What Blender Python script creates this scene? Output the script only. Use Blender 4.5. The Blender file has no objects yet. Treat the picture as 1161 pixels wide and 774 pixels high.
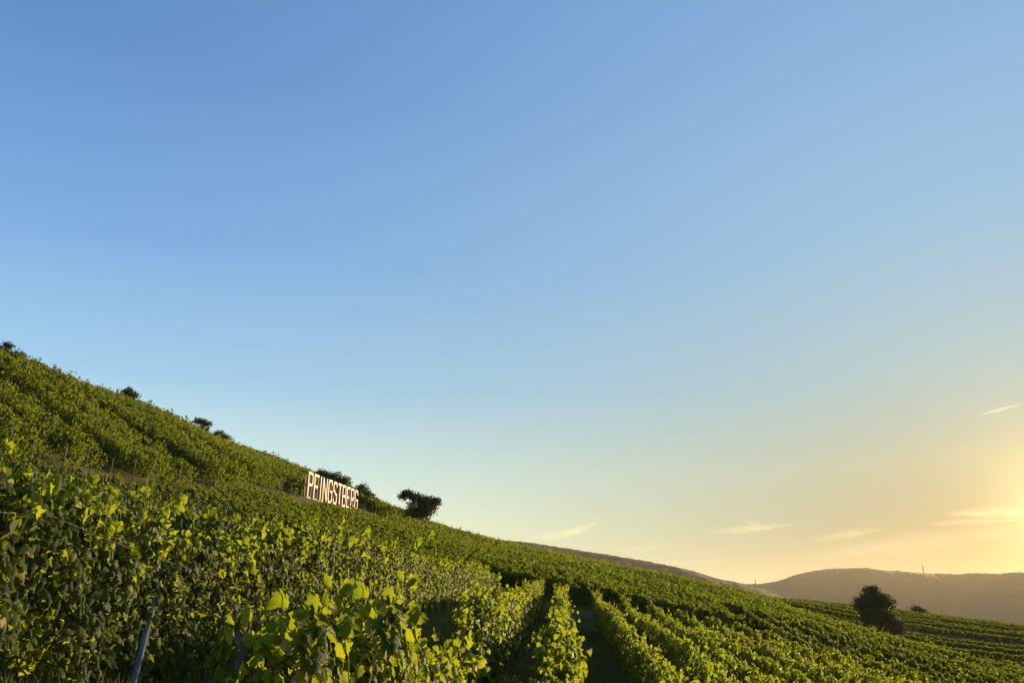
import bpy, math, numpy as np
from mathutils import Vector
R = math.radians
rng = np.random.default_rng(7)
S = bpy.context.scene
COL = S.collection

# ------------------------------------------------------------------ camera
F = 877.0 / 1161.0
PITCH = math.atan((690 - 387) / 877.0)
cam = bpy.data.cameras.new('camera'); cam.sensor_width = 36; cam.lens = 36 * F
cam.clip_start = .05; cam.clip_end = 60000
co = bpy.data.objects.new('camera', cam); COL.objects.link(co); S.camera = co
co.location = (0, 0, 0); co.rotation_euler = (R(90) + PITCH, 0, 0)
cp, sp = math.cos(PITCH), math.sin(PITCH)

def ray(px, py):
    """photo pixel -> direction with unit depth (y=1)"""
    v = (px - 580.5) / 877.0; w = (387 - py) / 877.0
    fy = cp - w * sp; z = sp + w * cp
    return v / fy, z / fy
def at(px, py, y):
    a, b = ray(px, py); return Vector((a * y, y, b * y))

# ------------------------------------------------------------------ sun, sky
SUN_AZ, SUN_EL = R(35.6), R(5.2)
sdir = Vector((math.sin(SUN_AZ) * math.cos(SUN_EL), math.cos(SUN_AZ) * math.cos(SUN_EL), math.sin(SUN_EL)))
sun = bpy.data.lights.new('sun', 'SUN'); sun.energy = 5.0; sun.angle = R(.55); sun.color = (1, .78, .46)
so = bpy.data.objects.new('sun', sun); COL.objects.link(so)
so.rotation_euler = sdir.to_track_quat('Z', 'Y').to_euler()
S.view_settings.view_transform = 'Standard'; S.view_settings.look = 'None'
S.view_settings.exposure = 0.9; S.view_settings.gamma = 1; S.view_settings.use_curve_mapping = False
S.cycles.volume_bounces = 0; S.cycles.max_bounces = 6; S.cycles.transparent_max_bounces = 4
S.cycles.diffuse_bounces = 3; S.cycles.glossy_bounces = 1; S.cycles.transmission_bounces = 3
S.cycles.use_denoising = True; S.cycles.sample_clamp_indirect = 4

class NT:
    def __init__(s, tree): s.t = tree; s.n = tree.nodes; s.n.clear()
    def add(s, typ, **kw):
        n = s.n.new(typ)
        for k, v in kw.items(): setattr(n, k, v)
        return n
    def put(s, n, i, v):
        if hasattr(v, 'is_output'): s.t.links.new(v, n.inputs[i])
        elif v is not None:
            sock = n.inputs[i]
            if hasattr(sock.default_value, '__len__') and not hasattr(v, '__len__'): v = [v] * len(sock.default_value)
            if hasattr(v, '__len__') and len(v) == 3 and len(sock.default_value) == 4: v = (*v, 1)
            sock.default_value = v
    def m(s, op, a, b=None, c=None, clamp=False):
        n = s.add('ShaderNodeMath', operation=op, use_clamp=clamp)
        s.put(n, 0, a)
        if b is not None: s.put(n, 1, b)
        if c is not None: s.put(n, 2, c)
        return n.outputs[0]
    def vm(s, op, a, b=None, scale=None):
        n = s.add('ShaderNodeVectorMath', operation=op); s.put(n, 0, a)
        if b is not None: s.put(n, 1, b)
        if scale is not None: s.put(n, 'Scale', scale)
        return n.outputs['Value'] if op in ('DOT_PRODUCT', 'LENGTH') else n.outputs[0]
    def mix(s, f, a, b, mode='MIX'):
        n = s.add('ShaderNodeMix', data_type='RGBA', blend_type=mode)
        s.put(n, 0, f); s.put(n, 6, a); s.put(n, 7, b); return n.outputs[2]
    def ramp(s, f, stops, interp='LINEAR'):
        n = s.add('ShaderNodeValToRGB'); s.put(n, 0, f); cr = n.color_ramp; cr.interpolation = interp
        while len(cr.elements) < len(stops): cr.elements.new(1)
        for e, (p, c) in zip(cr.elements, stops): e.position = p; e.color = (*c, 1) if len(c) == 3 else c
        return n.outputs[0]
    def noise(s, vec, scale, detail=3, rough=.5):
        n = s.add('ShaderNodeTexNoise'); s.put(n, 'Scale', scale); s.put(n, 'Detail', detail); s.put(n, 'Roughness', rough)
        if vec is not None: s.put(n, 'Vector', vec)
        return n.outputs[0]

W = bpy.data.worlds.new('World'); S.world = W; W.use_nodes = True
w = NT(W.node_tree)
sky = w.add('ShaderNodeTexSky', sky_type='NISHITA', sun_disc=False, sun_elevation=SUN_EL, sun_rotation=SUN_AZ,
            altitude=200, air_density=1.0, dust_density=1.2, ozone_density=1.5)
tc = w.add('ShaderNodeTexCoord'); D = w.vm('NORMALIZE', tc.outputs['Generated'])
sx = w.add('ShaderNodeSeparateXYZ'); w.put(sx, 0, D)
X_, Y_, Z_ = sx.outputs
SKY_GAIN = 1.0
SKYMODE = 1
def lin(r, g, b):
    return tuple((c / 255 / 12.92) if c / 255 < .04045 else ((c / 255 + .055) / 1.055) ** 2.4 for c in (r, g, b))
# clear evening sky: blue overhead, straw and apricot low down, brightest round the sun
el = w.m('MULTIPLY', w.m('ARCSINE', w.m('MAXIMUM', Z_, 0.0)), 180 / math.pi / 60.0)     # 0..1 for 0..60 degrees
EG = 0.536   # 2^-exposure
def sc(c, k=1): return tuple(x * k for x in lin(*c))
ELS = (0, 2, 5, 9, 15, 24, 36, 60)
FAR = [[1.4, 1.4, 0.8], [1.4, 1.4, 0.903], [1.238, 1.4, 1.005], [0.802, 1.083, 1.054], [0.401, 0.71, 0.998], [0.208, 0.464, 0.867], [0.118, 0.302, 0.678], [0.056, 0.181, 0.562]]
WARM = [[0.01, 0.01, 0.01], [0.01, 0.01, 0.01], [0.01, 0.01, 0.01], [0.306, 0.313, 0.173], [0.363, 0.515, 0.496], [0.395, 0.634, 0.758], [0.442, 0.732, 0.961], [0.495, 0.84, 1.183]]
far = w.ramp(el, [(e / 60, tuple(c)) for e, c in zip(ELS, FAR)])
warm = w.ramp(el, [(e / 60, tuple(c)) for e, c in zip(ELS, WARM)])
cosg = w.vm('DOT_PRODUCT', D, tuple(sdir))
ang = w.m('MULTIPLY', w.m('ARCCOSINE', w.m('MINIMUM', cosg, 1.0)), 180 / math.pi)
# angle measured with the horizontal spread wider than the vertical
gw = w.m('POWER', w.m('SUBTRACT', 1.0, w.m('DIVIDE', ang, 78.0), clamp=True), 1.5)
base = w.mix(gw, far, warm)
g1 = w.m('POWER', 2.718, w.m('MULTIPLY', ang, -1 / 2.0))
g2 = w.m('POWER', 2.718, w.m('MULTIPLY', ang, -1 / 10.0))
glow = w.mix(1.0, w.mix(1.0, (0, 0, 0), w.vm('SCALE', (2.2, 1.8, .8), scale=g1), 'ADD'), w.vm('SCALE', (.0, .0, .0), scale=g2), 'ADD')
# thin cirrus wisps and a contrail, placed by direction
az = w.m('MULTIPLY', w.m('ARCTAN2', X_, Y_), 180 / math.pi)
eld = w.m('MULTIPLY', w.m('ARCSINE', Z_), 180 / math.pi)
def azel(px, py):
    a, b = ray(px, py); return math.degrees(math.atan(a)), math.degrees(math.atan(b / math.hypot(1, a)))
cv = w.add('ShaderNodeCombineXYZ'); w.put(cv, 0, w.m('MULTIPLY', az, .35)); w.put(cv, 1, w.m('MULTIPLY', eld, 1.7))
nz = w.noise(cv.outputs[0], 1.6, 5, .62)
warp = w.m('MULTIPLY', w.m('SUBTRACT', nz, .5), .9)
wisps = None
def wisp(p0, p1, wid, amp, bend=0.0, sharp=False):
    global wisps
    a0, e0 = azel(*p0); a1, e1 = azel(*p1)
    L = math.hypot(a1 - a0, e1 - e0); cx, cy = (a0 + a1) / 2, (e0 + e1) / 2
    ux, uy = (a1 - a0) / L, (e1 - e0) / L
    dx = w.m('SUBTRACT', az, cx); dy = w.m('SUBTRACT', eld, cy)
    t = w.m('DIVIDE', w.m('ADD', w.m('MULTIPLY', dx, ux), w.m('MULTIPLY', dy, uy)), L / 2)
    n = w.m('ADD', w.m('MULTIPLY', dx, -uy), w.m('MULTIPLY', dy, ux))
    n = w.m('SUBTRACT', n, w.m('MULTIPLY', w.m('MULTIPLY', t, t), bend))
    if not sharp: n = w.m('ADD', n, w.m('MULTIPLY', warp, wid * 2.0))
    wt = w.m('MULTIPLY', w.m('SUBTRACT', 1.25, w.m('ABSOLUTE', t)), wid)
    gn = w.m('DIVIDE', n, w.m('MAXIMUM', wt, .01))
    g = w.m('POWER', 2.718, w.m('MULTIPLY', w.m('MULTIPLY', gn, gn), -1.0))
    e = w.m('SUBTRACT', 1.0, w.m('POWER', w.m('ABSOLUTE', t), 3.0), clamp=True)
    g = w.m('MULTIPLY', w.m('MULTIPLY', g, e), amp)
    if not sharp: g = w.m('MULTIPLY', g, w.m('MULTIPLY_ADD', nz, 2.2, -.45, clamp=True))
    wisps = g if wisps is None else w.m('MAXIMUM', wisps, g)
wisp((598, 615), (690, 592), .22, .75, .38)
wisp((800, 603), (905, 594), .20, .50)
wisp((840, 588), (875, 600), .16, .3)
wisp((920, 612), (1005, 598), .20, .38)
wisp((1040, 594), (1170, 588), .16, .3)
wisp((1070, 582), (1200, 580), .30, .45)
wisp((680, 622), (790, 618), .12, .22)
wisp((870, 640), (640, 632), .10, .12)
wisp((1106, 471), (1162, 457), .07, .5, 0, True)
wisp((900, 634), (1180, 595), .5, .22)
cloudy = w.mix(wisps, base, sc((255, 240, 178), 1.15))
tot = w.mix(1.0, cloudy, glow, 'ADD')
nish = w.vm('SCALE', sky.outputs[0], scale=.05)
tot = w.vm('SCALE', tot, scale=EG)
col = w.mix(.85, nish, tot)
# below the horizon: dull ground tone so no light comes up from beneath
col = w.mix(w.m('MULTIPLY', Z_, -30, clamp=True), col, (.06, .06, .05))
bg = w.add('ShaderNodeBackground'); w.put(bg, 0, col); w.put(bg, 1, 1.0)
out = w.add('ShaderNodeOutputWorld'); w.t.links.new(bg.outputs[0], out.inputs[0])

# ------------------------------------------------------------------ materials
def mat(name):
    m = bpy.data.materials.new(name); m.use_nodes = True; return m, NT(m.node_tree)
def finish(n, sh, disp=None):
    o = n.add('ShaderNodeOutputMaterial'); n.t.links.new(sh, o.inputs[0])
    if disp is not None: n.t.links.new(disp, o.inputs[2])
def principled(n, color, rough=.6, spec=.4, normal=None, metal=0):
    p = n.add('ShaderNodeBsdfPrincipled'); n.put(p, 'Base Color', color); n.put(p, 'Roughness', rough)
    n.put(p, 'Specular IOR Level', spec); n.put(p, 'Metallic', metal)
    if normal is not None: n.put(p, 'Normal', normal)
    return p.outputs[0]
def leaf_mat(name, stops, trans=(.20, .24, .02), tw=.45, rough=.42, spec=.45, under=1.35, veins=False):
    m, n = mat(name)
    at_ = n.add('ShaderNodeAttribute', attribute_name='tint')
    c = n.ramp(at_.outputs['Fac'], stops)
    geo = n.add('ShaderNodeNewGeometry')
    bn = None; vmask = None
    if veins:       # five main veins fan out from the stalk, in each leaf's own coordinates
        lu = n.add('ShaderNodeAttribute', attribute_name='luv'); sl = n.add('ShaderNodeSeparateXYZ'); n.put(sl, 0, lu.outputs['Vector'])
        aa = n.m('ARCTAN2', sl.outputs[0], n.m('ADD', sl.outputs[1], .02)); rad = n.m('SQRT', n.m('ADD', n.m('POWER', sl.outputs[0], 2.0), n.m('POWER', sl.outputs[1], 2.0)))
        fr_ = n.m('ABSOLUTE', n.m('SUBTRACT', n.m('FRACT', n.m('ADD', n.m('DIVIDE', aa, .72), .5)), .5))
        vd = n.m('MULTIPLY', n.m('MULTIPLY', fr_, .72), rad)
        vmask = n.m('SUBTRACT', 1.0, n.m('DIVIDE', vd, .028), clamp=True)
        tcn = n.add('ShaderNodeTexCoord'); nf = n.noise(tcn.outputs['Object'], 38, 4, .6); big = n.noise(tcn.outputs['Object'], 9, 2, .5)
        c = n.mix(n.m('MULTIPLY', vmask, .55), c, n.vm('ADD', n.vm('SCALE', c, scale=1.5), (.02, .02, .005)))
        edge = n.m('MULTIPLY', n.m('MULTIPLY_ADD', rad, 2.2, -1.25, clamp=True), n.m('MULTIPLY_ADD', big, 6, -3.3, clamp=True))
        c = n.mix(edge, c, (.16, .085, .03)); c = n.mix(n.m('MULTIPLY_ADD', nf, 7, -4.5, clamp=True), c, (.13, .10, .03))
        bb = n.add('ShaderNodeBump'); n.put(bb, 'Strength', .5); n.put(bb, 'Distance', .004); n.put(bb, 'Height', n.m('ADD', n.m('MULTIPLY', vmask, -1), nf)); bn = bb.outputs[0]
    pale = n.mix(.18, n.vm('SCALE', c, scale=under), (.10, .10, .04))
    cb = n.mix(geo.outputs['Backfacing'], c, pale)
    p = principled(n, cb, rough, spec, bn)
    tcol = n.mix(.55, c, trans)
    if vmask is not None: tcol = n.mix(n.m('MULTIPLY', vmask, .45), tcol, n.vm('SCALE', tcol, scale=.35))
    t = n.add('ShaderNodeBsdfTranslucent'); n.put(t, 0, tcol)
    mx = n.add('ShaderNodeMixShader'); n.put(mx, 0, tw); n.put(mx, 1, p); n.put(mx, 2, t.outputs[0])
    finish(n, mx.outputs[0]); return m
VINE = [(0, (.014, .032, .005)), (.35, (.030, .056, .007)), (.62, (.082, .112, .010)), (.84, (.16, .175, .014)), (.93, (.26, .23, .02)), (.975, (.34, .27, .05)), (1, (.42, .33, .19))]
VINE_FAR = [(0, (.014, .032, .005)), (.4, (.032, .060, .008)), (.75, (.080, .108, .012)), (.95, (.15, .15, .018)), (1, (.20, .17, .05))]
M_leaf = leaf_mat('vine leaf', VINE, (.50, .56, .012), .60, .55, .14, 1.3, True)
M_leaf_far = leaf_mat('distant vine leaf', VINE_FAR, (.36, .40, .014), .47, .6, .15)
M_tree = leaf_mat('tree leaf', [(0, (.020, .032, .010)), (.6, (.040, .056, .016)), (1, (.075, .085, .025))], (.12, .12, .02), .3, .55, .25)
M_dry = leaf_mat('dry grass', [(0, (.10, .10, .03)), (.5, (.20, .16, .06)), (1, (.30, .24, .10))], (.3, .24, .08), .4, .6, .2)
M_grass = leaf_mat('green grass', [(0, (.06, .085, .008)), (.6, (.12, .125, .012)), (1, (.24, .19, .04))], (.14, .16, .03), .4, .6, .2)

def bark(name, c1, c2, scale=18, st=.5):
    m, n = mat(name); g = n.add('ShaderNodeTexCoord')
    mp = n.add('ShaderNodeMapping'); n.put(mp, 0, g.outputs['Object']); n.put(mp, 'Scale', (1, 1, .18))
    f = n.noise(mp.outputs[0], scale, 6, .65)
    b = n.add('ShaderNodeBump'); n.put(b, 'Strength', st); n.put(b, 'Distance', .02); n.put(b, 'Height', f)
    finish(n, principled(n, n.ramp(f, [(.3, c1), (.7, c2)]), .85, .2, b.outputs[0])); return m
M_trunk = bark('vine bark', (.035, .024, .016), (.12, .085, .055), 30, .9)
M_tbark = bark('tree bark', (.03, .022, .016), (.09, .07, .05), 6)
M_post = bark('weathered post wood', (.06, .058, .05), (.17, .16, .14), 26, .8)
M_strut = bark('grey blue galvanised post', (.055, .07, .085), (.125, .14, .155), 40, .25)
M_cane = bark('brown cane', (.10, .07, .03), (.20, .15, .06), 40, .2)
def plain(name, c, rough=.6, var=.12, scale=3):
    m, n = mat(name); g = n.add('ShaderNodeTexCoord'); f = n.noise(g.outputs['Object'], scale, 5)
    finish(n, principled(n, n.ramp(f, [(.3, tuple(x * (1 - var) for x in c)), (.7, tuple(min(1, x * (1 + var)) for x in c))]), rough, .3)); return m
M_sign = plain('painted board', (.45, .26, .155), .55)
M_stake = plain('pale stake', (.17, .15, .10), .7, .3)
M_wall = plain('render wall', (.75, .72, .66)); M_roof = plain('tile roof', (.22, .10, .06)); M_mast = plain('mast steel', (.10, .10, .11))
M_wire = plain('wire', (.35, .33, .30), .4)

# ground: grass and earth
M_ground, n = mat('grassy vineyard soil'); g = n.add('ShaderNodeTexCoord'); P = g.outputs['Object']
f1 = n.noise(P, .35, 6, .6); f2 = n.noise(P, 6, 8, .7); f3 = n.noise(P, 40, 4, .7)
c = n.ramp(f2, [(.3, (.06, .075, .010)), (.5, (.11, .115, .014)), (.7, (.18, .15, .03))])
c = n.mix(n.m('MULTIPLY_ADD', f1, 5, -2.3, clamp=True), c, n.ramp(f3, [(.3, (.06, .045, .02)), (.7, (.14, .10, .05))]))
b = n.add('ShaderNodeBump'); n.put(b, 'Strength', .8); n.put(b, 'Distance', .08); n.put(b, 'Height', n.m('ADD', f2, f3))
finish(n, principled(n, c, .95, .1, b.outputs[0]))
# far wooded hills
M_hill, n = mat('wooded hill'); g = n.add('ShaderNodeTexCoord'); P = g.outputs['Object']
v = n.add('ShaderNodeTexVoronoi'); n.put(v, 0, P); n.put(v, 'Scale', .055)
f1 = n.noise(P, .006, 6, .6)
c = n.mix(n.m('MULTIPLY_ADD', f1, 5, -2.4, clamp=True), (.010, .018, .006), (.020, .027, .009))
b = n.add('ShaderNodeBump'); n.put(b, 'Strength', 1); n.put(b, 'Distance', 4); n.put(b, 'Height', n.m('MULTIPLY', v.outputs[0], -1))
finish(n, principled(n, c, .95, .1, b.outputs[0]))

# ------------------------------------------------------------------ mesh helpers
def mesh_np(name, V, quads_or_tris, m, tint=None, smooth=False, link=True, parent=None):
    """V (n,3); list of index arrays (k,3) or (k,4)"""
    me = bpy.data.meshes.new(name)
    arrs = quads_or_tris if isinstance(quads_or_tris, list) else [quads_or_tris]
    arrs = [np.asarray(a, np.int32) for a in arrs if len(a)]
    nl = sum(a.size for a in arrs); nf = sum(len(a) for a in arrs)
    me.vertices.add(len(V)); me.vertices.foreach_set('co', np.ascontiguousarray(V, np.float32).ravel())
    me.loops.add(nl); me.polygons.add(nf)
    me.loops.foreach_set('vertex_index', np.concatenate([a.ravel() for a in arrs]))
    tots = np.concatenate([np.full(len(a), a.shape[1], np.int32) for a in arrs])
    st = np.zeros(nf, np.int32); st[1:] = np.cumsum(tots)[:-1]
    me.polygons.foreach_set('loop_start', st)
    me.update(calc_edges=True)
    if smooth: me.polygons.foreach_set('use_smooth', np.ones(nf, bool))
    if tint is not None:
        a = me.attributes.new('tint', 'FLOAT', 'POINT'); a.data.foreach_set('value', np.ascontiguousarray(tint, np.float32))
    me.materials.append(m); me.validate() if len(V) < 1000 else None
    o = bpy.data.objects.new(name, me)
    if link: COL.objects.link(o)
    if parent is not None: o.parent = parent
    return o
def tag(o, label=None, cat=None, group=None, kind=None):
    if label: o['label'] = label
    if cat: o['category'] = cat
    if group: o['group'] = group
    if kind: o['kind'] = kind
    return o
def empty(name, loc=(0, 0, 0), rz=0):
    o = bpy.data.objects.new(name, None); o.location = loc; o.rotation_euler = (0, 0, rz); o.empty_display_size = .2
    COL.objects.link(o); return o

class MB:
    def __init__(s): s.v = []; s.f = []
    def tube(s, pts, rads, sides=8, cap=True):
        pts = [Vector(p) for p in pts]; base = len(s.v)
        if not hasattr(rads, '__len__'): rads = [rads] * len(pts)
        for i, p in enumerate(pts):
            d = (pts[min(i + 1, len(pts) - 1)] - pts[max(i - 1, 0)]).normalized()
            a = d.cross(Vector((0, 0, 1)) if abs(d.z) < .9 else Vector((1, 0, 0))).normalized(); bb = d.cross(a)
            for k in range(sides):
                t = 2 * math.pi * k / sides; s.v.append(p + (a * math.cos(t) + bb * math.sin(t)) * rads[i])
        for i in range(len(pts) - 1):
            for k in range(sides):
                q = base + i * sides
                s.f.append((q + k, q + (k + 1) % sides, q + sides + (k + 1) % sides, q + sides + k))
        if cap:
            s.f.append(tuple(base + k for k in range(sides))[::-1]); s.f.append(tuple(base + (len(pts) - 1) * sides + k for k in range(sides)))
        return s
    def box(s, c, sz, rot=None):
        base = len(s.v); c = Vector(c)
        for x in (-1, 1):
            for y in (-1, 1):
                for z in (-1, 1):
                    p = Vector((x * sz[0] / 2, y * sz[1] / 2, z * sz[2] / 2))
                    if rot is not None: p = rot @ p
                    s.v.append(c + p)
        for q in ((0, 1, 3, 2), (4, 6, 7, 5), (0, 4, 5, 1), (2, 3, 7, 6), (0, 2, 6, 4), (1, 5, 7, 3)): s.f.append(tuple(base + i for i in q))
        return s
    def poly(s, pts, f): base = len(s.v); s.v += [Vector(p) for p in pts]; s.f += [tuple(base + i for i in q) for q in f]; return s
    def build(s, name, m, parent=None, smooth=False, link=True):
        me = bpy.data.meshes.new(name); me.from_pydata([tuple(p) for p in s.v], [], s.f); me.materials.append(m)
        if smooth:
            for p in me.polygons: p.use_smooth = True
        me.validate(); me.update()
        o = bpy.data.objects.new(name, me)
        if link: COL.objects.link(o)
        if parent is not None: o.parent = parent
        return o

# ------------------------------------------------------------------ terrain
GP = np.array([
 (0,0,-1.7),(-3.8,6,-.55),(-3.4,13,-.45),(-3.0,19,-.2),(-2.1,33,.1),(-1.7,4.4,-1.65),(-.95,9,-2.25),(.6,10,-2.5),(1.2,20,-1.9),(2.4,38,-1.0),
 (4,10,-3.35),(2.5,4,-2.4),(11.6,19,-4.5),(24,38,-5.5),(37,60,-5.8),(36.6,90,-3.2),(37.7,120,0),(41,150,2.2),(20,150,5.5),(20,90,1.4),(12,55,-1.3),(3,150,9.2),(4,95,4.4),(3.5,62,1.3),
 (-13.5,150,13.2),(-5.8,40,1.0),(-8,62,3.2),(-11,95,7.2),(-14.8,55,4.5),(-24.6,37,6.4),(-24.6,57,8.3),(-22.5,85,10.9),(-21.7,110,12.6),(-22,150,15.5),
 (-51,74,22),(-51,98,24),(-51,150,27.5),(-51,190,29.7),(-36,60,15),(-36,100,18),(-36,150,21.5),(-33,30,12.0),(-16,30,2.6),(-10,14,.2),
 (-8,3,.0),(-15,3,3),(-30,5,9.5),(-55,15,20),(-48,45,19.5),(0,-12,-1.9),(12,-10,-3.4),(-15,-12,2.5),(30,0,-6),(60,30,-9),(20,15,-5.9),
 (-78,74,24.5),(-80,110,26),(-80,170,28.5),(-90,20,27),(0,195,8.5),(-40,230,22),(40,200,2.6),(18,200,6),
 (61,100,-7),(53,120,-4.0),(48,100,-5.4),(80,160,-2.6),(124,200,-4.8),(91,200,-.9),(63,200,1.7),(160,150,-14),(120,60,-16),(110,130,-8.5)], float)
def tps(d2): return .5 * d2 * np.log(d2 + 1e-9)
_n = len(GP); _d = ((GP[:, None, :2] - GP[None, :, :2]) ** 2).sum(-1)
_K = tps(_d) + np.eye(_n) * .6
_P = np.c_[np.ones(_n), GP[:, :2]]
_sol = np.linalg.solve(np.block([[_K, _P], [_P.T, np.zeros((3, 3))]]), np.r_[GP[:, 2], 0, 0, 0])
def ss(a, b, x): t = np.clip((x - a) / (b - a), 0, 1); return t * t * (3 - 2 * t)
def G(x, y):
    x = np.asarray(x, float); y = np.asarray(y, float); sh = np.broadcast(x, y).shape
    xf = np.broadcast_to(x, sh).ravel(); yf = np.broadcast_to(y, sh).ravel(); r = np.empty(xf.size)
    for i in range(0, xf.size, 60000):
        a = np.clip(xf[i:i + 60000], -130, 190); b_ = np.clip(yf[i:i + 60000], -60, 240)
        d = (a[:, None] - GP[None, :, 0]) ** 2 + (b_[:, None] - GP[None, :, 1]) ** 2
        r[i:i + 60000] = tps(d) @ _sol[:_n] + _sol[_n] + _sol[_n + 1] * a + _sol[_n + 2] * b_
    D_ = np.hypot(xf, yf)
    far = ss(215, 700, D_)
    r = r * (1 - far) + (-55) * far
    r -= ss(30, 700, D_) * ss(-20, -60, yf) * 0
    return r.reshape(sh)

TH = R(3.6); cT, sT = math.cos(TH), math.sin(TH)
def lane(L, Y): return L * cT + Y * sT, -L * sT + Y * cT        # lane coordinates -> world xy

# one ground sheet, fine near, coarse to the horizon
def axis(near0, near1, step, far0, far1, grow=1.16):
    a = list(np.arange(near0, near1 + step / 2, step)); s = step; x = a[-1]
    while x < far1: s *= grow; x += s; a.append(x)
    s = step; x = a[0]; pre = []
    while x > far0: s *= grow; x -= s; pre.append(x)
    return np.array(pre[::-1] + a)
gx = axis(-20, 45, .5, -9000, 9000, 1.07); gy = axis(-4, 70, .5, -3000, 9500, 1.06)
XX, YY = np.meshgrid(gx, gy); ZZ = G(XX, YY)
bump = .05 * np.sin(XX * 1.7 + .6 * np.sin(YY * .9)) * np.sin(YY * 1.3 + XX * .4)
ZZ = ZZ + bump * (np.hypot(XX, YY) < 200)
nx, ny = len(gx), len(gy); idx = np.arange(nx * ny).reshape(ny, nx)
q = np.stack([idx[:-1, :-1], idx[:-1, 1:], idx[1:, 1:], idx[1:, :-1]], -1).reshape(-1, 4)
tag(mesh_np('ground', np.c_[XX.ravel(), YY.ravel(), ZZ.ravel()], q, M_ground, smooth=True), 'grassy hillside soil sloping down to the right', None, None, 'structure')

# ------------------------------------------------------------------ wooded ridges far away
def ridge(name, prof, dist, depth, label, amp, seed):
    r_ = np.random.default_rng(seed)
    azs = np.arange(math.atan(ray(prof[0][0], 600)[0]), math.atan(ray(prof[-1][0], 600)[0]), 3.2 / dist * 2)
    pa = [math.atan(ray(p[0], p[1])[0]) for p in prof]
    ph = [ray(p[0], p[1])[1] * math.cos(math.atan(ray(p[0], p[1])[0])) * dist for p in prof]
    top = np.interp(azs, pa, ph)
    k = np.ones(9) / 9; top = np.convolve(np.pad(top, 4, mode='edge'), k, 'valid')
    ds = np.linspace(-1, 1, 70)
    A, Dn = np.meshgrid(azs, ds)
    base = -60
    H = base + (top[None, :] - base) * (np.cos(Dn * math.pi / 2) ** .8)
    # gullies
    H += (np.sin(A * dist / 370 + 2 * Dn) + .5 * np.sin(A * dist / 163 + 4 * Dn)) * amp * 2.2 * np.abs(Dn)
    nn = r_.random(H.shape); k2 = (nn + np.roll(nn, 1, 1)) / 2
    def field(na, nd):
        g0_ = r_.random((nd, na)); ai = np.linspace(0, na - 1.001, len(azs)); di = np.linspace(0, nd - 1.001, len(ds))
        a0 = ai.astype(int); fa = ai - a0; d0 = di.astype(int); fd = (di - d0)[:, None]
        top_ = g0_[d0][:, a0] * (1 - fa) + g0_[d0][:, a0 + 1] * fa; bot_ = g0_[d0 + 1][:, a0] * (1 - fa) + g0_[d0 + 1][:, a0 + 1] * fa
        return top_ * (1 - fd) + bot_ * fd
    clump = .6 * field(len(azs) // 9, 24) + .4 * field(len(azs) // 30, 12)
    H += (nn ** 2) * amp * 1.0 + (clump - .5) * amp * 3 - amp * .5
    rr = dist + Dn * depth
    V = np.c_[(np.sin(A) * rr).ravel(), (np.cos(A) * rr).ravel(), H.ravel()]
    ny_, nx_ = H.shape; ix = np.arange(nx_ * ny_).reshape(ny_, nx_)
    qq = np.stack([ix[:-1, :-1], ix[:-1, 1:], ix[1:, 1:], ix[1:, :-1]], -1).reshape(-1, 4)
    tag(mesh_np(name, V, qq, M_hill, smooth=True), label, None, None, 'structure')
ridge('hills', [(380, 600), (560, 612), (600, 616), (640, 622), (700, 631), (760, 641), (790, 648), (812, 656), (850, 663), (880, 672), (940, 705)], 1700, 500,
      'dark wooded ridge falling to the right behind the vineyard slope', 1.8, 3)
ridge('hills', [(560, 668), (760, 664), (866, 662), (885, 658), (905, 651), (935, 646), (975, 644), (1010, 647), (1060, 650), (1110, 651), (1161, 649), (1260, 652), (1500, 668)], 4200, 1300,
      'long hazy wooded ridge on the right under the sun', 5.0, 4)

# ------------------------------------------------------------------ leaves
def leaf_template(hi=True):
    """vine leaf in xy plane, stalk end at origin, tip at +y, about 1 wide"""
    if hi:
        o = [(0, .0), (.16, -.16), (.34, -.10), (.40, .10), (.56, .22), (.50, .40), (.36, .44), (.36, .62), (.20, .72), (0, 1.0 - .06)]
        o = o + [(-x, y) for x, y in o[-2:0:-1]]
        o = np.array(o); c = np.array([[0, .34]])
        p = np.r_[c, o]; z = -.22 * np.abs(p[:, 0]) - .35 * (p[:, 1] - .3) ** 2 + .05 * np.sin(p[:, 0] * 17 + p[:, 1] * 9)
        z[0] += .05
        n_ = len(o); f = np.array([(0, 1 + i, 1 + (i + 1) % n_) for i in range(n_)])
    else:
        p = np.array([(0, 0), (.42, .0), (.48, .5), (0, .95), (-.48, .5), (-.42, .0)]); p = p * [1, 1]
        z = -.35 * np.abs(p[:, 0]) - .2 * p[:, 1] ** 2
        f = np.array([(0, 1, 2, 3), (0, 3, 4, 5)])
    return np.c_[p, z], f
LH, LHF = leaf_template(True); LM, LMF = leaf_template(False)
LQ = np.array([(-.5, 0, -.12), (0, -.05, 0), (0, .9, -.1), (-.42, .8, -.3), (.5, 0, -.12), (.42, .8, -.3)]); LQF = np.array([(0, 1, 2, 3), (1, 4, 5, 2)])
def curl(T, rr, amount):
    """per-leaf curl: returns (k,n,3) verts"""
    V = np.repeat(T[None], len(amount), 0); V[:, :, 2] -= amount[:, None] * (V[:, :, 0] ** 2) * 1.8
    V[:, :, 0] *= (1 - .35 * np.clip(amount, 0, 1))[:, None]; return V
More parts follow.
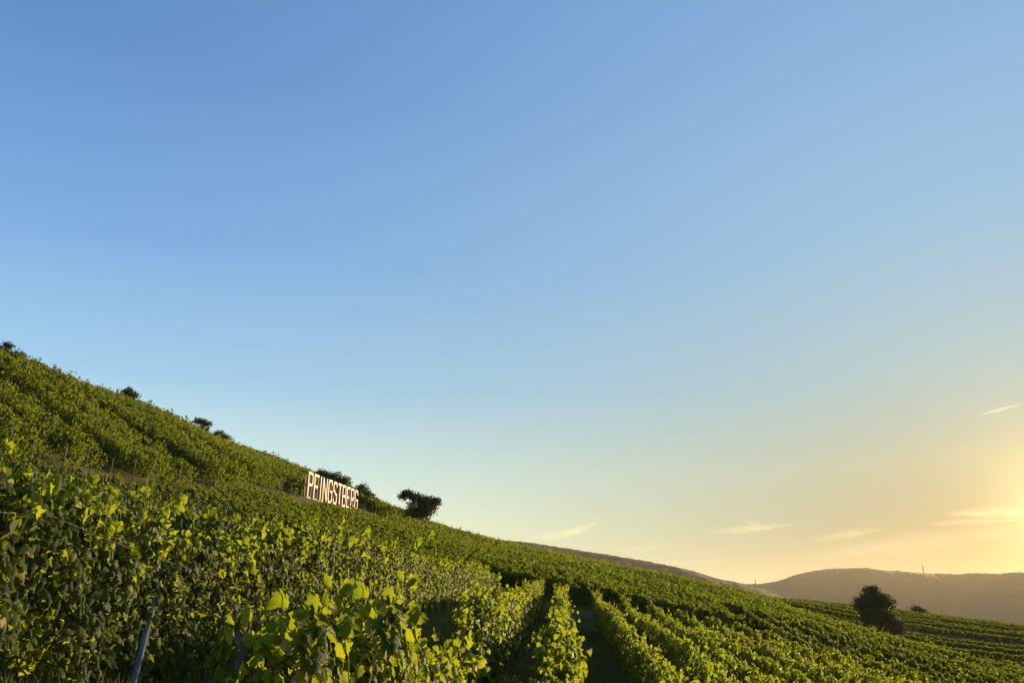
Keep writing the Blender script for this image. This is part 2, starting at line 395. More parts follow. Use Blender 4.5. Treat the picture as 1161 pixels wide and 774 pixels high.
def place(T, TF, pos, nrm, down, size, r_, curls=None):
    """pos (k,3), nrm (k,3) leaf normal, down (k,3) approx tip direction"""
    n_ = nrm / np.linalg.norm(nrm, axis=1, keepdims=True)
    t = down - (down * n_).sum(1, keepdims=True) * n_; t /= np.linalg.norm(t, axis=1, keepdims=True) + 1e-9
    s = np.cross(t, n_)
    V = curl(T, r_, curls if curls is not None else r_.random(len(pos)) * .6)
    V = V * size[:, None, None]
    W_ = V[:, :, 0, None] * s[:, None] + V[:, :, 1, None] * t[:, None] + V[:, :, 2, None] * n_[:, None] + pos[:, None]
    k, m_ = len(pos), T.shape[0]
    Fs = (TF[None] + (np.arange(k) * m_)[:, None, None]).reshape(-1, TF.shape[1])
    return W_.reshape(-1, 3), Fs

def vine_positions(r_, k, length, h0, h1, thick, shoots, stems=None, share=.22):
    """leaf positions for one vine panel along local +y, height z"""
    ns = int(k * share * (1 if shoots else 0)); nb = k - ns
    y = (r_.random(nb) - .5) * length
    u = r_.random(nb); ph = r_.random(4) * 6.28
    top = h1 + .10 * np.sin(y * 5 + ph[0]) + .07 * np.sin(y * 11 + ph[1])
    bot = h0 + .12 * np.sin(y * 4 + ph[2])
    z = bot + (top - bot) * u ** .8
    wdt = thick * (.55 + .45 * np.sin(np.pi * np.clip((z - bot) / (top - bot), 0.05, .98)) ** .6) * (1 + .25 * np.sin(y * 7 + z * 5 + ph[3]))
    side = np.where(r_.random(nb) < .5, -1, 1)
    x = side * wdt * (1 - np.abs(r_.normal(0, .28, nb)))
    nrm = np.c_[side * (.75 + .3 * r_.random(nb)), r_.normal(0, .5, nb), .35 + r_.normal(0, .38, nb)]
    pos = np.c_[x, y, z]
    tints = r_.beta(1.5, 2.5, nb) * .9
    if ns:
        m_ = max(3, ns // 12); o = []
        for j in range(m_):
            b_ = np.array([r_.normal(0, thick * .5), (r_.random() - .5) * length, h1 - .25])
            d = np.array([r_.normal(0, .20), r_.normal(0, .35), 1.0]); d /= np.linalg.norm(d); Ls = r_.uniform(.25, .6) * (1.5 if r_.random() < .12 else 1)
            kk = ns // m_; t = np.linspace(0, 1, kk); p = b_ + d * (t * Ls)[:, None]; p[:, 2] -= t ** 2 * .12
            if stems is not None: stems.append([b_ + d * (q * Ls) - np.array((0, 0, q * q * .12)) for q in (-.5, 0, .35, .7, 1.0)])
            p += r_.normal(0, .035, (kk, 3)); o.append(p)
        sp_ = np.concatenate(o); nn = np.c_[r_.normal(0, 1, len(sp_)), r_.normal(0, 1, len(sp_)), .3 + r_.normal(0, .5, len(sp_))]
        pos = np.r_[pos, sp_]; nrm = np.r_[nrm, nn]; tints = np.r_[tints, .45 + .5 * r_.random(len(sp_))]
    return pos, nrm, tints

def vine_mesh(name, seed, k, size, T, TF, h0=.55, h1=1.55, thick=.20, length=1.1, material=None, curlp=2.0, share=.22):
    r_ = np.random.default_rng(seed)
    stems = []; pos, nrm, tn = vine_positions(r_, k, length + .15, h0, h1, thick, True, stems, share)
    down = np.c_[r_.normal(0, .45, len(pos)), r_.normal(0, .5, len(pos)), -1 + r_.normal(0, .25, len(pos))]
    sz = size * r_.uniform(.5, 1.25, len(pos))
    cu = r_.random(len(pos)) ** curlp * 1.1
    dry = r_.random(len(pos)) < .08
    cu[dry] = 1.6; tn[dry] = .98 + .02 * r_.random(dry.sum()); sz[dry] *= .7
    ye = r_.random(len(pos)) < .035; tn[ye] = .93
    V, Fc = place(T, TF, pos, nrm, down, sz, r_, cu)
    tt = np.repeat(tn, T.shape[0]); lv = np.tile(T, (len(pos), 1)); Fl = [Fc]
    for st_ in stems:
        o0 = len(V); ring = []
        for i_, c_ in enumerate(st_):
            w_ = .0045 * (1 - .13 * i_)
            for k_ in range(3): ring.append(c_ + np.array((math.cos(k_ * 2.094), math.sin(k_ * 2.094), 0)) * w_)
        V = np.r_[V, np.array(ring)]; tt = np.r_[tt, np.full(len(ring), .96)]; lv = np.r_[lv, np.full((len(ring), 3), .5)]
        Fl.append(np.array([(o0 + i_ * 3 + k_, o0 + i_ * 3 + (k_ + 1) % 3, o0 + i_ * 3 + 3 + (k_ + 1) % 3, o0 + i_ * 3 + 3 + k_) for i_ in range(len(st_) - 1) for k_ in range(3)]))
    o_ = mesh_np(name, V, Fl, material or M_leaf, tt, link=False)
    a_ = o_.data.attributes.new('luv', 'FLOAT_VECTOR', 'POINT'); a_.data.foreach_set('vector', np.ascontiguousarray(lv, np.float32).ravel())
    return o_

def trunk_mesh(seed, h=.8):
    r_ = np.random.default_rng(seed); b_ = MB()
    pts = [(0, 0, -.15)]; x = y = 0
    for i in range(1, 7):
        x += r_.normal(0, .03); y += r_.normal(0, .035); pts.append((x, y, -.15 + (h + .15) * i / 6))
    b_.tube(pts, [.045, .04, .032, .034, .028, .03, .034], 8)
    e = Vector(pts[-1])
    for s in (-1, 1):
        b_.tube([e, e + Vector((r_.normal(0, .02), s * .2, .07)), e + Vector((0, s * .45, .06)), e + Vector((.02, s * .6, .02))], [.022, .016, .012, .008], 6)
    for j in range(6):
        q0 = e + Vector((r_.normal(0, .03), r_.uniform(-.5, .5), .05))
        b_.tube([q0, q0 + Vector((r_.normal(0, .08), r_.normal(0, .06), .45)), q0 + Vector((r_.normal(0, .14), r_.normal(0, .12), .78))], [.007, .005, .003], 5)
    return b_.build('trunk', M_trunk, link=False, smooth=True).data

NV = 7
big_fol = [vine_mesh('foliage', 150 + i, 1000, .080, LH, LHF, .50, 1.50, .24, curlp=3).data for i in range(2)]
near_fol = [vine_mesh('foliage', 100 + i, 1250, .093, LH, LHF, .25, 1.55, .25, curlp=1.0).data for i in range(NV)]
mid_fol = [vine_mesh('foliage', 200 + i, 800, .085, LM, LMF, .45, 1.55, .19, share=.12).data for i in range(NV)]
trunks = [trunk_mesh(300 + i) for i in range(5)]

# ------------------------------------------------------------------ rows of the main field
SP = 1.5
rows = []      # (lane, Y0, Y1, name words)
rowname = {}
PL = 1.1
lanes = [(-4.2, 2.2, 'the row beside the grey leaning post')]
lanes += [(-1.32, 3.9, 'the row behind the weathered end post')]
lanes += [(-0.08, 6.8, 'the narrow middle row between the two dark alleys')]
words = ['the row right of the dark grassy alley', 'the second row right of the grassy alley', 'the third row right of the grassy alley', 'the fourth row right of the grassy alley',
         'the fifth row right of the grassy alley', 'the sixth row right of the grassy alley', 'the seventh row right of the grassy alley', 'the eighth row right of the grassy alley']
for i in range(1, 20):
    lanes.append((1.9 + 1.68 * (i - 1), 4.0 if i > 1 else 6.2, words[i - 1] if i <= 8 else None))
for i in range(0, 12): lanes.append((-5.9 - SP * i * 1.05, 2.0 + .4 * i, None))
plants = []
for L, y0, wd in lanes:
    Y = y0 + PL / 2
    ymax = (50 if L > -5 else 41 if L > -16 else 47.5) + .05 * L + (12 if L > 12 else 0)
    while Y < ymax:
        x, y = lane(L, Y); plants.append((L, Y, x, y, wd)); Y += PL
P_ = np.array([(p[0], p[1], p[2], p[3]) for p in plants])
gz = G(P_[:, 2], P_[:, 3])
# in view test
zt = gz + 1.6
fy = P_[:, 3] * cp + zt * sp; vv = P_[:, 2] / fy * F * 1161 + 580.5; wv = 387 - (-P_[:, 3] * sp + zt * cp) / fy * 877
inview = (fy > 0) & (vv > -60) & (vv < 1230) & (wv < 800)
named = np.array([p[4] is not None for p in plants])
dist = np.hypot(P_[:, 2], P_[:, 3])
cand = np.where(inview & named)[0]; cand = cand[np.argsort(dist[cand])][:290]
indiv = set(cand.tolist())
firsts = {}
order = ['nearest', 'second nearest', 'third nearest', 'fourth nearest', 'fifth nearest', 'sixth nearest']
cnt = {}
for i in sorted(indiv, key=lambda j: (P_[j, 0], P_[j, 1])):
    L, Y, x, y, wd = plants[i]; c_ = cnt.get(L, 0); cnt[L] = c_ + 1
    if L == -1.32 and Y < 5.0: x -= .16
    e = empty('grapevine', (x, y, gz[i] - .02), -TH + (math.pi if rng.random() < .5 else 0) + rng.normal(0, .04))
    slope = (G(*lane(L, Y + .5)) - G(*lane(L, Y - .5)))
    s = rng.uniform(.92, 1.1)
    if L == -4.2: s *= .93 if Y < 7 else 1.03
    if L == -1.32 and Y < 6.2: s *= 1.22
    e.scale = (s, 1.0, s)
    src = big_fol if (L == -1.32 and Y < 6.3) else near_fol if dist[i] < 14 else mid_fol
    f = bpy.data.objects.new('foliage', src[rng.integers(len(src))]); COL.objects.link(f); f.parent = e
    t = bpy.data.objects.new('trunk', trunks[rng.integers(5)]); COL.objects.link(t); t.parent = e
    if c_ < 6: lab = f'leafy green grapevine, {order[c_]} one in {wd}'
    else: lab = f'leafy green grapevine farther back in {wd}'
    tag(e, lab, 'grapevine', f'grapevines in {wd}')

def bulk(name, idxs, label, P4, gz_, hscale=1.0, vertical=False, seed=5, density=1.0, thick=.17, hts=None):
    """many vines of a field as one leafy mass, leaf count falling with distance"""
    r_ = np.random.default_rng(seed); Vs = []; Fs = []; Ts = []; off = 0
    d_ = np.hypot(P4[:, 0], P4[:, 1])
    for lo, hi, k, sz in ((0, 22, 560, .095), (22, 40, 330, .125), (40, 65, 330, .125), (65, 100, 230, .15), (100, 400, 130, .195)):
        ii = [j for j in idxs if lo <= d_[j] < hi]
        if not ii: continue
        k = int(k * density)
        protos = []
        for v_ in range(24):
            pos, nrm, tn = vine_positions(r_, k, PL + .3, .35, 1.5, thick, True, share=.24 if vertical else .10)
            if vertical:
                pos[:, 1] = np.round(pos[:, 1] / .42) * .42 + r_.normal(0, .10, len(pos))
                pos[:, 2] *= 1 + .22 * np.sin(np.round(pos[:, 1] / .42) * 12.3)
            protos.append((pos, nrm, tn))
        for j in ii:
            pos, nrm, tn = protos[r_.integers(24)]
            fl = -1 if r_.random() < .5 else 1
            s = hscale * r_.uniform(.93, 1.07) * (1 + .05 * math.sin(P4[j, 0] * .31 + P4[j, 1] * .23))
            vig = .12 * math.sin(P4[j, 0] * .13 + 1.7 * math.sin(P4[j, 1] * .07)) + .08 * math.sin(P4[j, 1] * .41 + P4[j, 0] * .29)
            a = -P4[j, 2]; ca, sa = math.cos(a), math.sin(a)
            px_, py_ = pos[:, 0] * fl, pos[:, 1] * fl
            nx_, ny_ = nrm[:, 0] * fl, nrm[:, 1] * fl
            pp = np.c_[px_ * ca - py_ * sa + P4[j, 0], px_ * sa + py_ * ca + P4[j, 1], pos[:, 2] * s]
            gj = G1(pp[:, 0], pp[:, 1], j, P4, gz_)
            pp[:, 2] += gj
            n2 = np.c_[nx_ * ca - ny_ * sa, nx_ * sa + ny_ * ca, nrm[:, 2]] + r_.normal(0, .25, nrm.shape)
            down = np.c_[r_.normal(0, .5, len(pos)), r_.normal(0, .5, len(pos)), -np.ones(len(pos))]
            Tm, Tf = (LM, LMF) if hi <= 40 else (LQ, LQF)
            V, Fc = place(Tm, Tf, pp, n2, down, sz * r_.uniform(.6, 1.3, len(pos)), r_)
            Vs.append(V); Fs.append(Fc + off); off += len(V)
            Ts.append(np.repeat(np.clip(tn * r_.uniform(.8, 1.1) + vig + r_.normal(0, .03), 0, 1), 6))
    o = mesh_np(name, np.concatenate(Vs), np.concatenate(Fs), M_leaf_far, np.concatenate(Ts))
    return tag(o, label, None, None, 'stuff')
def G1(x, y, j, P4, gz_):
    return gz_[j] + (x - P4[j, 0]) * P4[j, 3] + (y - P4[j, 1]) * P4[j, 4]
def prep(xy, ang_):
    x, y = xy[:, 0], xy[:, 1]; g0 = G(x, y)
    return np.c_[x, y, np.full(len(x), ang_) if np.isscalar(ang_) else ang_, G(x + 1, y) - g0, G(x, y + 1) - g0], g0

sec = []
A2 = R(62); ux2, uy2 = math.sin(A2), math.cos(A2)
for k in range(70):
    q0 = 50.0 + k * 1.75            # distance of the row along the normal direction from the boundary
    for t in np.arange(-95, 130, PL):
        x = t * ux2 - (q0 - 14) * uy2 * .0; y = q0 + 2.2 + t * uy2 * .55
        x = t * ux2
        Lq = x * cT - y * sT; Yq = x * sT + y * cT
        if Yq < (53.5 if Lq > -5 else 48) + .05 * Lq + (12 if Lq > 12 else 0) or Yq > 170 - .15 * abs(Lq): continue
        if Lq > 33 - max(0, Yq - 100) * .05 or Lq < -24.8 + (1.9 if 68 < Yq < 122 else 0): continue
        if x < -.2 * y - 14 and y < 40: continue
        sec.append((x + rng.normal(0, .08), y + rng.normal(0, .08)))
sec = np.array(sec); P4, g0 = prep(sec, -math.atan2(ux2, uy2 * .55))
bulk('vineyard', range(len(sec)), 'darker block of vine rows crossing the slope below the sign up to the skyline', P4, g0, 1.02, False, 15, 1.0, .26)
rest = np.array([i for i in range(len(plants)) if i not in indiv and (vv[i] > -400) and (vv[i] < 1500 or dist[i] < 40)])
P4, g0 = prep(P_[rest][:, 2:4], TH)
bulk('vineyard', range(len(rest)), 'mass of green vine rows covering the middle slope up to the skyline', P4, g0, 1.0, False, 5)

# upper hillside: terraced bands of tall vines
up = []
Yr = 12.0; n_ = 0
while Yr < 215:
    t = 0.0
    ln = 40
    while t < ln:
        L = -26.8 - t; Y = Yr + t * .20 + .3 * math.sin(t * .3 + n_)
        if not (L > -29.6 and 70 < Y < 122) and (t > 1.5 * (n_ % 3 == 0)): up.append(lane(L, Y))
        t += PL
    n_ += 1; Yr += 1.75 if n_ % 5 else 5.2
up = np.array(up)
P4, g0 = prep(up, R(90) - math.atan(.20) + TH)
bulk('vineyard', range(len(up)), 'tall bushy vine rows in bands on the steep upper hillside', P4, g0, 1.35, True, 6, 1.25, .42)

# far terrace on the right, rows running across the view
fr = []
for k in range(16):
    a_ = at(868 - k * 3, 680, 1); y0 = 205 - k * 9.5 - (4.0 if k % 3 == 2 else 0)
    for t in np.arange(38 + k * 0.0, 185, PL):
        x = t; y = y0 - (t - 60) * .16
        if x < 39 + 0.02 * y or y < 62: continue
        fr.append((x, y))
fr = np.array(fr); P4, g0 = prep(fr, R(90) + math.atan(.16))
bulk('vineyard', range(len(fr)), 'low vine rows running across the far terrace on the right', P4, g0, .75, False, 8, 1.5, .75)

# ------------------------------------------------------------------ trees and bushes
def tree(name, base, blobs, trunk_r, label, cat='tree', leaf=.3, k=1.0, seed=1, group=None, lean=0.0):
    """blobs: (dx, dy, z, rx, rz) relative to base"""
    r_ = np.random.default_rng(seed); e = empty(name, base); tag(e, label, cat, group)
    b_ = MB(); hub_z = min(b[2] - b[4] * .5 for b in blobs); hub_z = max(hub_z, .5)
    cx = sum(b[0] for b in blobs) / len(blobs) * .35
    b_.tube([(0, 0, -.4), (cx * .3, 0, hub_z * .5), (cx, 0, hub_z)], [trunk_r * 1.3, trunk_r, trunk_r * .8], 9)
    for (dx, dy, z, rx, rz) in blobs:
        m_ = Vector(((cx + dx) / 2 + r_.normal(0, .1), dy / 2, (hub_z + z) / 2)); b_.tube([(cx, 0, hub_z * .9), m_, (dx, dy, z)], [trunk_r * .6, trunk_r * .38, trunk_r * .15], 6)
        for q_ in range(5):
            d = Vector(r_.normal(0, 1, 3)).normalized(); d.z = abs(d.z) * .8
            b_.tube([m_.lerp(Vector((dx, dy, z)), .6), Vector((dx + d.x * rx * .9, dy + d.y * rx * .9, z + d.z * rz * .9))], [trunk_r * .2, trunk_r * .06], 5)
    b_.build('trunk', M_tbark, e, True)
    P0 = []; 
    for (dx, dy, z, rx, rz) in blobs:
        nc = max(10, int(26 * k * (rx * rx * rz) ** .33 / leaf * .35))
        for c_ in range(nc):
            d = r_.normal(0, 1, 3); d /= np.linalg.norm(d); rad = r_.uniform(.35, 1.02)
            c0 = np.array((dx, dy, z)) + d * rad * np.array((rx, rx, rz))
            m_ = int(20 * k); P0.append(c0 + r_.normal(0, 1, (m_, 3)) * leaf * np.array((1.15, 1.15, .75)))
    P0 = np.concatenate(P0)
    P0[:, 2] = np.maximum(P0[:, 2], .1)
    nr = r_.normal(0, 1, P0.shape); nr[:, 2] += .6
    V, Fc = place(LQ, LQF, P0, nr, r_.normal(0, 1, P0.shape), leaf * r_.uniform(.5, 1.0, len(P0)), r_)
    mesh_np('crown', V, Fc, M_tree, np.repeat(r_.random(len(P0)), 6), parent=e)
    return e
def gpt(px, d, py=600):
    a, _ = ray(px, py); x = a * d; return Vector((x, d, float(G(x, d)) - .1))

# ------------------------------------------------------------------ letters of the sign
def letter_strokes(ch):
    """unit strokes ((x0,z0),(x1,z1)) in a 1 x 1 box"""
    c = {'P': [((0, 0), (0, 1)), ((0, 1), (.85, 1)), ((.85, 1), (1, .9)), ((1, .9), (1, .62)), ((1, .62), (.85, .5)), ((.85, .5), (0, .5))],
         'F': [((0, 0), (0, 1)), ((0, 1), (1, 1)), ((0, .5), (.8, .5))],
         'I': [((.5, 0), (.5, 1))],
         'N': [((0, 0), (0, 1)), ((0, 1), (1, 0)), ((1, 0), (1, 1))],
         'G': [((1, .85), (.85, 1)), ((.85, 1), (.15, 1)), ((.15, 1), (0, .85)), ((0, .85), (0, .15)), ((0, .15), (.15, 0)), ((.15, 0), (.85, 0)), ((.85, 0), (1, .15)), ((1, .15), (1, .5)), ((1, .5), (.55, .5))],
         'S': [((1, .85), (.85, 1)), ((.85, 1), (.15, 1)), ((.15, 1), (0, .85)), ((0, .85), (0, .62)), ((0, .62), (1, .38)), ((1, .38), (1, .15)), ((1, .15), (.85, 0)), ((.85, 0), (.15, 0)), ((.15, 0), (0, .15))],
         'T': [((.5, 0), (.5, 1)), ((0, 1), (1, 1))],
         'B': [((0, 0), (0, 1)), ((0, 1), (.85, 1)), ((.85, 1), (1, .9)), ((1, .9), (1, .62)), ((1, .62), (.85, .5)), ((.85, .5), (0, .5)), ((.85, .5), (1, .38)), ((1, .38), (1, .12)), ((1, .12), (.85, 0)), ((.85, 0), (0, 0))],
         'E': [((0, 0), (0, 1)), ((0, 1), (1, 1)), ((0, .5), (.8, .5)), ((0, 0), (1, 0))],
         'R': [((0, 0), (0, 1)), ((0, 1), (.85, 1)), ((.85, 1), (1, .9)), ((1, .9), (1, .62)), ((1, .62), (.85, .5)), ((.85, .5), (0, .5)), ((.45, .5), (1, 0))]}
    return c[ch]
from mathutils import Matrix
A0 = at(347, 563, 86); A1 = at(404, 579, 112)
T0 = at(347, 534, 86); T1 = at(404, 556, 112)
H0 = T0.z - A0.z; H1 = T1.z - A1.z
sg = empty('hillside_sign', A0); tag(sg, 'large pale wooden letters standing in a row on the hillside among the vines', 'sign')
along = (A1 - A0); Ltot = along.length
u = along.normalized(); up3 = Vector((0, 0, 1)); nrm3 = u.cross(up3).normalized()
text = 'PFINGSTBERG'; wts = [1, 1, .45, 1, 1, 1, 1, 1, 1, 1, 1]; gap = .28
unit = Ltot / (sum(wts) + gap * (len(wts) - 1)); s_ = 0
def beam(b_, p, q_, wd, th, inset=0.0):
    d = (q_ - p); l = d.length; z = d.normalized(); y = nrm3; x = y.cross(z).normalized()
    rot = Matrix((x, y, z)).transposed(); b_.box((p + q_) / 2, (wd, th, l + wd * .9), rot)
for ci, (ch, wt) in enumerate(zip(text, wts)):
    wlen = wt * unit; b_ = MB(); st = .28
    hh = H0 + (H1 - H0) * (s_ / Ltot)
    for si, ((x0, z0), (x1, z1)) in enumerate(letter_strokes(ch)):
        p = u * (s_ + st / 2 + x0 * (wlen - st)) + up3 * (z0 * (hh - st) + st / 2)
        q_ = u * (s_ + st / 2 + x1 * (wlen - st)) + up3 * (z1 * (hh - st) + st / 2)
        beam(b_, p, q_, st, .22 + .006 * si)
    b_.build('letter', M_sign, sg)
    # back posts carrying the letter
    for x0 in ((.08, .92) if wt > .6 else (.5,)):
        c_ = MB(); p = u * (s_ + x0 * wlen) - nrm3 * .28
        c_.box(p + up3 * (hh / 2 - .5), (.07, .07, hh + .6)); c_.build('support_post', M_sign, sg)
    s_ += wlen + gap * unit
for fz in (.02, .5):
    c_ = MB(); p = up3 * (H0 * fz) - nrm3 * .17; q_ = u * Ltot + up3 * (H1 * fz) - nrm3 * .17
    beam(c_, p, q_, .16, .09); c_.build('rail', M_sign, sg)

trees_g = 'trees and bushes along the skyline'
def m_px(d): return d / 877.0 * 1.03
def skyline_tree(name, px, py_base, d, blobs_px, label, cat, leaf, seed, tr=.12, k=1.0, up_px=0):
    p = at(px, py_base, d); g_ = gpt(px, d, py_base)
    lift = p.z - g_.z; s = m_px(d)
    blobs = [(bx * s, by * s, max((bz + up_px) * s + lift, .4), rx * s, rz * s) for bx, by, bz, rx, rz in blobs_px]
    return tree(name, g_, blobs, tr, label, cat, leaf, k, seed)
# lone spreading tree right of the sign
skyline_tree('tree', 470, 588, 128, [(-9, 0, 27, 6, 3.5), (-14, 0, 24, 4, 2.5), (-1, 0, 24, 6, 4), (3, 0, 12, 12, 10), (8, 0, 19, 10, 7), (17, 0, 17, 9, 7), (23, 0, 19, 5, 4), (14, 0, 9, 10, 7), (5, 4, 4, 12, 6), (-5, -3, 6, 8, 6)],
             'dark ragged spreading tree standing alone on the skyline right of the sign', 'tree', .26, 11, .22)
skyline_tree('tree', 408, 584, 140, [(0, 0, 22, 8, 7), (6, 0, 14, 9, 9), (-8, 0, 16, 7, 7), (12, 0, 7, 7, 6)], 'dark bushy tree rising just behind the right end of the sign', 'tree', .26, 12, .2, up_px=5)
skyline_tree('tree', 375, 566, 135, [(0, 0, 18, 12, 6), (-12, 0, 22, 8, 4), (13, 0, 14, 8, 5), (2, 0, 8, 12, 6)], 'dark tree whose crown shows above the middle letters of the sign', 'tree', .26, 13, .2, up_px=6)
skyline_tree('bush', 430, 583, 138, [(-6, 0, 5, 8, 5), (8, 0, 2, 8, 4), (20, 0, 0, 6, 3)], 'low dark bush on the skyline between the sign and the lone tree', 'bush', .25, 14, .06, up_px=3)
skyline_tree('bush', 141, 462, 104, [(0, 0, 10, 7, 6), (7, 0, 6, 7, 4), (-6, 0, 4, 6, 4)], 'round dark bush on the upper left skyline', 'bush', .2, 15, .08, up_px=8)
skyline_tree('bush', 228, 492, 118, [(-4, 0, 13, 6, 2.5), (3, 0, 10, 7, 3), (2, 0, 4, 6, 4)], 'small flat topped dark bush on the skyline of the hill', 'bush', .2, 16, .08, up_px=2)
skyline_tree('bush', 246, 499, 122, [(0, 0, 6, 6, 4), (9, 0, 2, 6, 3)], 'low dark bush just right of the flat topped bush on the skyline', 'bush', .2, 17, .06, up_px=1)
skyline_tree('bush', 4, 412, 78, [(0, 0, 8, 5, 8), (-6, 0, 6, 5, 6), (14, 0, 1, 7, 4)], 'dark upright bush at the left edge of the photo on the hilltop', 'bush', .16, 18, .06, up_px=10)
# tree in the far terrace
skyline_tree('tree', 995, 714, 116, [(0, 0, 30, 14, 11), (-11, 0, 26, 10, 9), (11, 0, 27, 11, 9), (0, 0, 17, 16, 10), (-1, 0, 37, 8, 6), (10, 0, 12, 9, 8), (20, 4, 2, 12, 9), (-8, 0, 10, 8, 8)],
             'round dark tree standing among the vine rows on the far right terrace', 'tree', .24, 19, .22, 1.15)
skyline_tree('bush', 1040, 694, 205, [(0, 0, 3, 6, 3), (5, 0, 1, 4, 2.5)], 'small dark bush on the top edge of the far right terrace', 'bush', .35, 20, .1)

# ------------------------------------------------------------------ far landmarks
p = at(1048, 654, 4180); b_ = MB(); e = empty('antenna_mast', p); tag(e, 'tall thin antenna mast on the crest of the hazy far ridge', 'mast')
hm = 58
for sx_, sy_ in ((-1, -1), (1, -1), (1, 1), (-1, 1)): b_.tube([(sx_ * 4, sy_ * 4, -10), (sx_ * 1.2, sy_ * 1.2, hm)], [.8, .5], 5)
for k in range(8):
    z = k * 7; r0 = 4 - 2.8 * z / hm
    for s in (-1, 1):
        b_.tube([(-r0, s * r0, z), (r0, s * r0, z + 7)], .35, 4); b_.tube([(s * r0, -r0, z), (s * r0, r0, z + 7)], .35, 4)
b_.build('lattice_tower', M_mast, e); MB().box((0, 0, hm - 12), (8, 5, 3)).build('antenna_platform', M_mast, e); MB().tube([(0, 0, hm), (0, 0, hm + 14)], .5, 6).build('aerial', M_mast, e)
for (px, py, lab) in ((1022, 668, 'larger white house on the slope of the far ridge'), (1015, 669, 'smaller white house left of the larger one on the far ridge')):
    d = 3450; p = at(px, py, d); s = 1.3 if 'larger' in lab else .8
    e = empty('house', p, .4); tag(e, lab, 'house', 'white houses on the far ridge')
    MB().box((0, 0, 0), (12 * s, 9 * s, 12 * s)).build('wall', M_wall, e)
    a, b2, h = 6.6 * s, 5.2 * s, 6 * s
    MB().poly([(-a, -b2, h), (a, -b2, h), (a, b2, h), (-a, b2, h), (-a, 0, h + 4 * s), (a, 0, h + 4 * s)], [(0, 1, 5, 4), (2, 3, 4, 5), (0, 4, 3), (1, 2, 5), (0, 3, 2, 1)]).build('roof', M_roof, e)
p = at(857, 663, 1650); e = empty('antenna_mast', p); tag(e, 'small thin mast in the dip between the two far ridges', 'mast')
MB().tube([(0, 0, -12), (0, 0, 12)], [.9, .5], 6).build('pole', M_mast, e); MB().box((0, 0, 7), (3.5, .8, .8)).build('crossarm', M_mast, e)

# ------------------------------------------------------------------ posts
def post(name, foot, top, r, m, label, cat, group=None, cap=None):
    foot = Vector(foot); e = MB(); d = Vector(top) - foot
    nseg = 7; pts = [d * (i / nseg) for i in range(nseg + 1)]
    r_ = np.random.default_rng(int(abs(foot.x * 100)) + 3)
    e.tube([p + Vector((r_.normal(0, r * .08), r_.normal(0, r * .08), 0)) for p in pts], [r * r_.uniform(.92, 1.06) for _ in pts], 10)
    o = e.build(name, m, smooth=False); o.location = foot
    return tag(o, label, cat, group)
tp = at(181, 648, 8.2); ft = at(147, 790, 7.6); d = (tp - ft); ft2 = ft - d * .25
post('vineyard_post', ft2, tp, .036, M_strut, 'thin grey blue post leaning to the right in front of the left vine row', 'post')
tp = at(281, 690, 4.25); ft = at(262, 780, 4.25); d = tp - ft
post('vineyard_post', ft - d * 3.2, tp, .039, M_post, 'thick weathered grey wooden post under large bright vine leaves', 'post')
# slim trellis posts along the rows
for (L, Y, hx, lab) in ((1.9, 27, .30, 'slim pale stake rising from the row right of the grassy alley'), (-4.2, 16, .1, 'slim grey stake inside the left vine row'),):
    x, y = lane(L, Y); z = float(G(x, y)); post('vineyard_stake', (x, y, z - .2), (x + .04, y, z + 1.75 + hx), .016, M_stake, lab, 'stake', 'stakes along the vine rows')
rs = np.random.default_rng(44)
for k in range(34):
    Y = 34 + k * 2.35 + rs.normal(0, .4); L = -26.1 + rs.normal(0, .15)
    x, y = lane(L, Y); z = float(G(x, y))
    post('vineyard_stake', (x, y, z - .2), (x + rs.normal(0, .1), y + rs.normal(0, .1), z + 2.1 + rs.normal(0, .15)), .028, M_stake,
         'slim pale stake holding up the lowest tall vine row of the upper hillside', 'stake', 'stakes below the upper hillside vines')

# ------------------------------------------------------------------ grass
def grass(name, pts, h, m, label, seed, per=14, spread=.12, bw=.006):
    r_ = np.random.default_rng(seed); pts = np.repeat(pts, per, 0) + r_.normal(0, spread, (len(pts) * per, 2))
    z = G(pts[:, 0], pts[:, 1]) + .0; k = len(pts); hh = h * r_.uniform(.4, 1.2, k); a = r_.random(k) * 6.28
    bx, by = np.cos(a) * bw, np.sin(a) * bw; lx, ly = r_.normal(0, .3, k) * hh, r_.normal(0, .3, k) * hh
    b0 = np.c_[pts[:, 0] - bx, pts[:, 1] - by, z]; b1 = np.c_[pts[:, 0] + bx, pts[:, 1] + by, z]
    m0 = np.c_[pts[:, 0] + lx * .35, pts[:, 1] + ly * .35, z + hh * .6]; t = np.c_[pts[:, 0] + lx, pts[:, 1] + ly, z + hh]
    m1 = m0 + np.c_[bx, by, 0 * bx] * 1.4
    V = np.stack([b0, b1, m1, m0, t], 1).reshape(-1, 3); i = np.arange(k)[:, None] * 5
    o = mesh_np(name, V, [i + [[0, 1, 2, 3]], i + [[3, 2, 4]]], m, np.repeat(r_.random(k), 5))
    return tag(o, label, None, None, 'stuff')
r_ = np.random.default_rng(9)
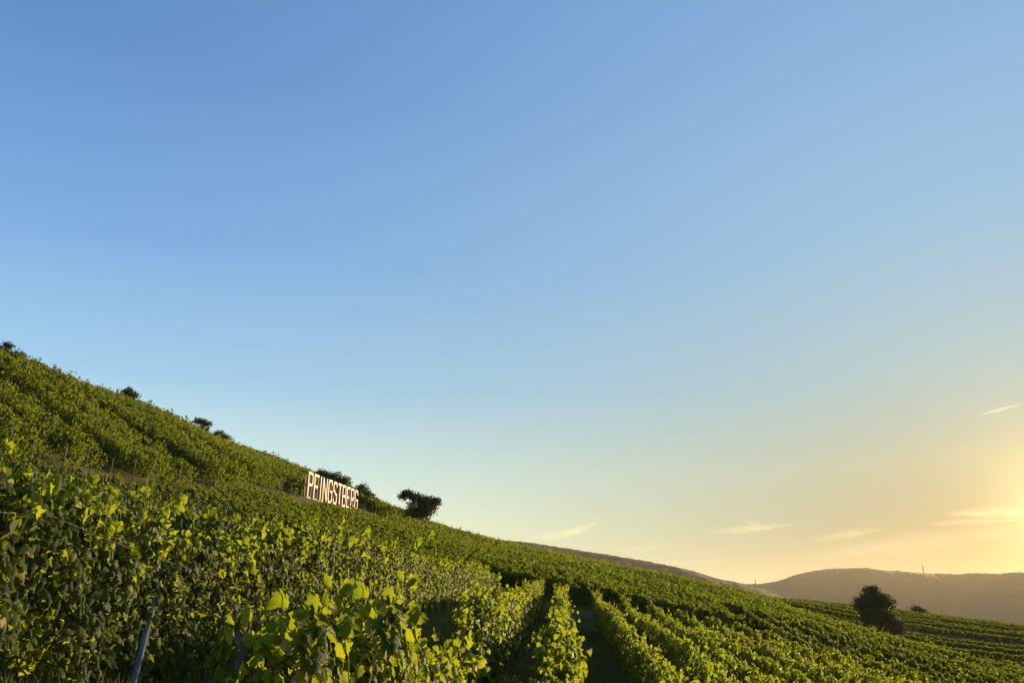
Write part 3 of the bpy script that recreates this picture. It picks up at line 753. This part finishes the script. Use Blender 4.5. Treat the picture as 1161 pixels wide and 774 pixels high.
ll = r_.uniform(-6, 6, 9000); yy = 2.5 + 40 * r_.random(9000) ** 1.6
gp = np.stack(lane(ll, yy), 1); gp = gp[np.abs(gp[:, 0]) < gp[:, 1] * .8]
grass('grass', gp, .21, M_grass, 'short green grass growing in the alleys between the vine rows', 21, 16, .14)
ll = r_.uniform(-3.9, -2.4, 1000); yy = r_.uniform(6.8, 14, 1000)
grass('dry_grass', np.stack(lane(ll, yy), 1), .30, M_dry, 'dry golden grass at the foot of the left vine row', 22, 10, .08)
ll = r_.uniform(-26.6, -21.5, 3200); yy = r_.uniform(34, 82, 3200)
grass('dry_grass', np.stack(lane(ll, yy), 1), .9, M_dry, 'brownish rough grass on the bank below the upper hillside vines', 23, 18, .3, .015)

xx = r_.uniform(40, 175, 22000); yy = r_.uniform(60, 215, 22000); ok = (xx / yy < .78) & (xx > 38 + .02 * yy)
grass('dry_grass', np.c_[xx[ok], yy[ok]], .38, M_dry, 'pale grassy strips between the rows of the far terrace', 24, 8, .4, .035)
# trellis wires strung along the nearest rows
def wire(L, y0, y1, h, lab):
    b_ = MB(); pts = []
    for Y in np.arange(y0, y1 + .1, 1.5):
        x, y = lane(L, Y); pts.append((x, y, float(G(x, y)) + h))
    b_.tube(pts, .0014, 4, False); tag(b_.build('trellis_wire', M_wire), lab, 'wire', 'trellis wires along the nearest rows')
wire(-4.02, 3, 30, 1.35, 'trellis wire along the face of the left vine row')
wire(-1.12, 3.4, 24, .9, 'trellis wire along the row behind the weathered end post')

# ------------------------------------------------------------------ haze
HAZE = .55e-4
hz = MB().box((0, 3300, 78), (19800, 14000, 346)).build('haze', M_ground); hz.data.materials.clear()
m, n = mat('haze air'); pv = n.add('ShaderNodeVolumePrincipled'); n.put(pv, 'Color', (.97, .82, .58)); n.put(pv, 'Density', HAZE); n.put(pv, 'Anisotropy', .32)
o = n.add('ShaderNodeOutputMaterial'); n.t.links.new(pv.outputs[0], o.inputs['Volume']); hz.data.materials.append(m)
tag(hz, 'warm evening haze over the valley', None, None, 'stuff')
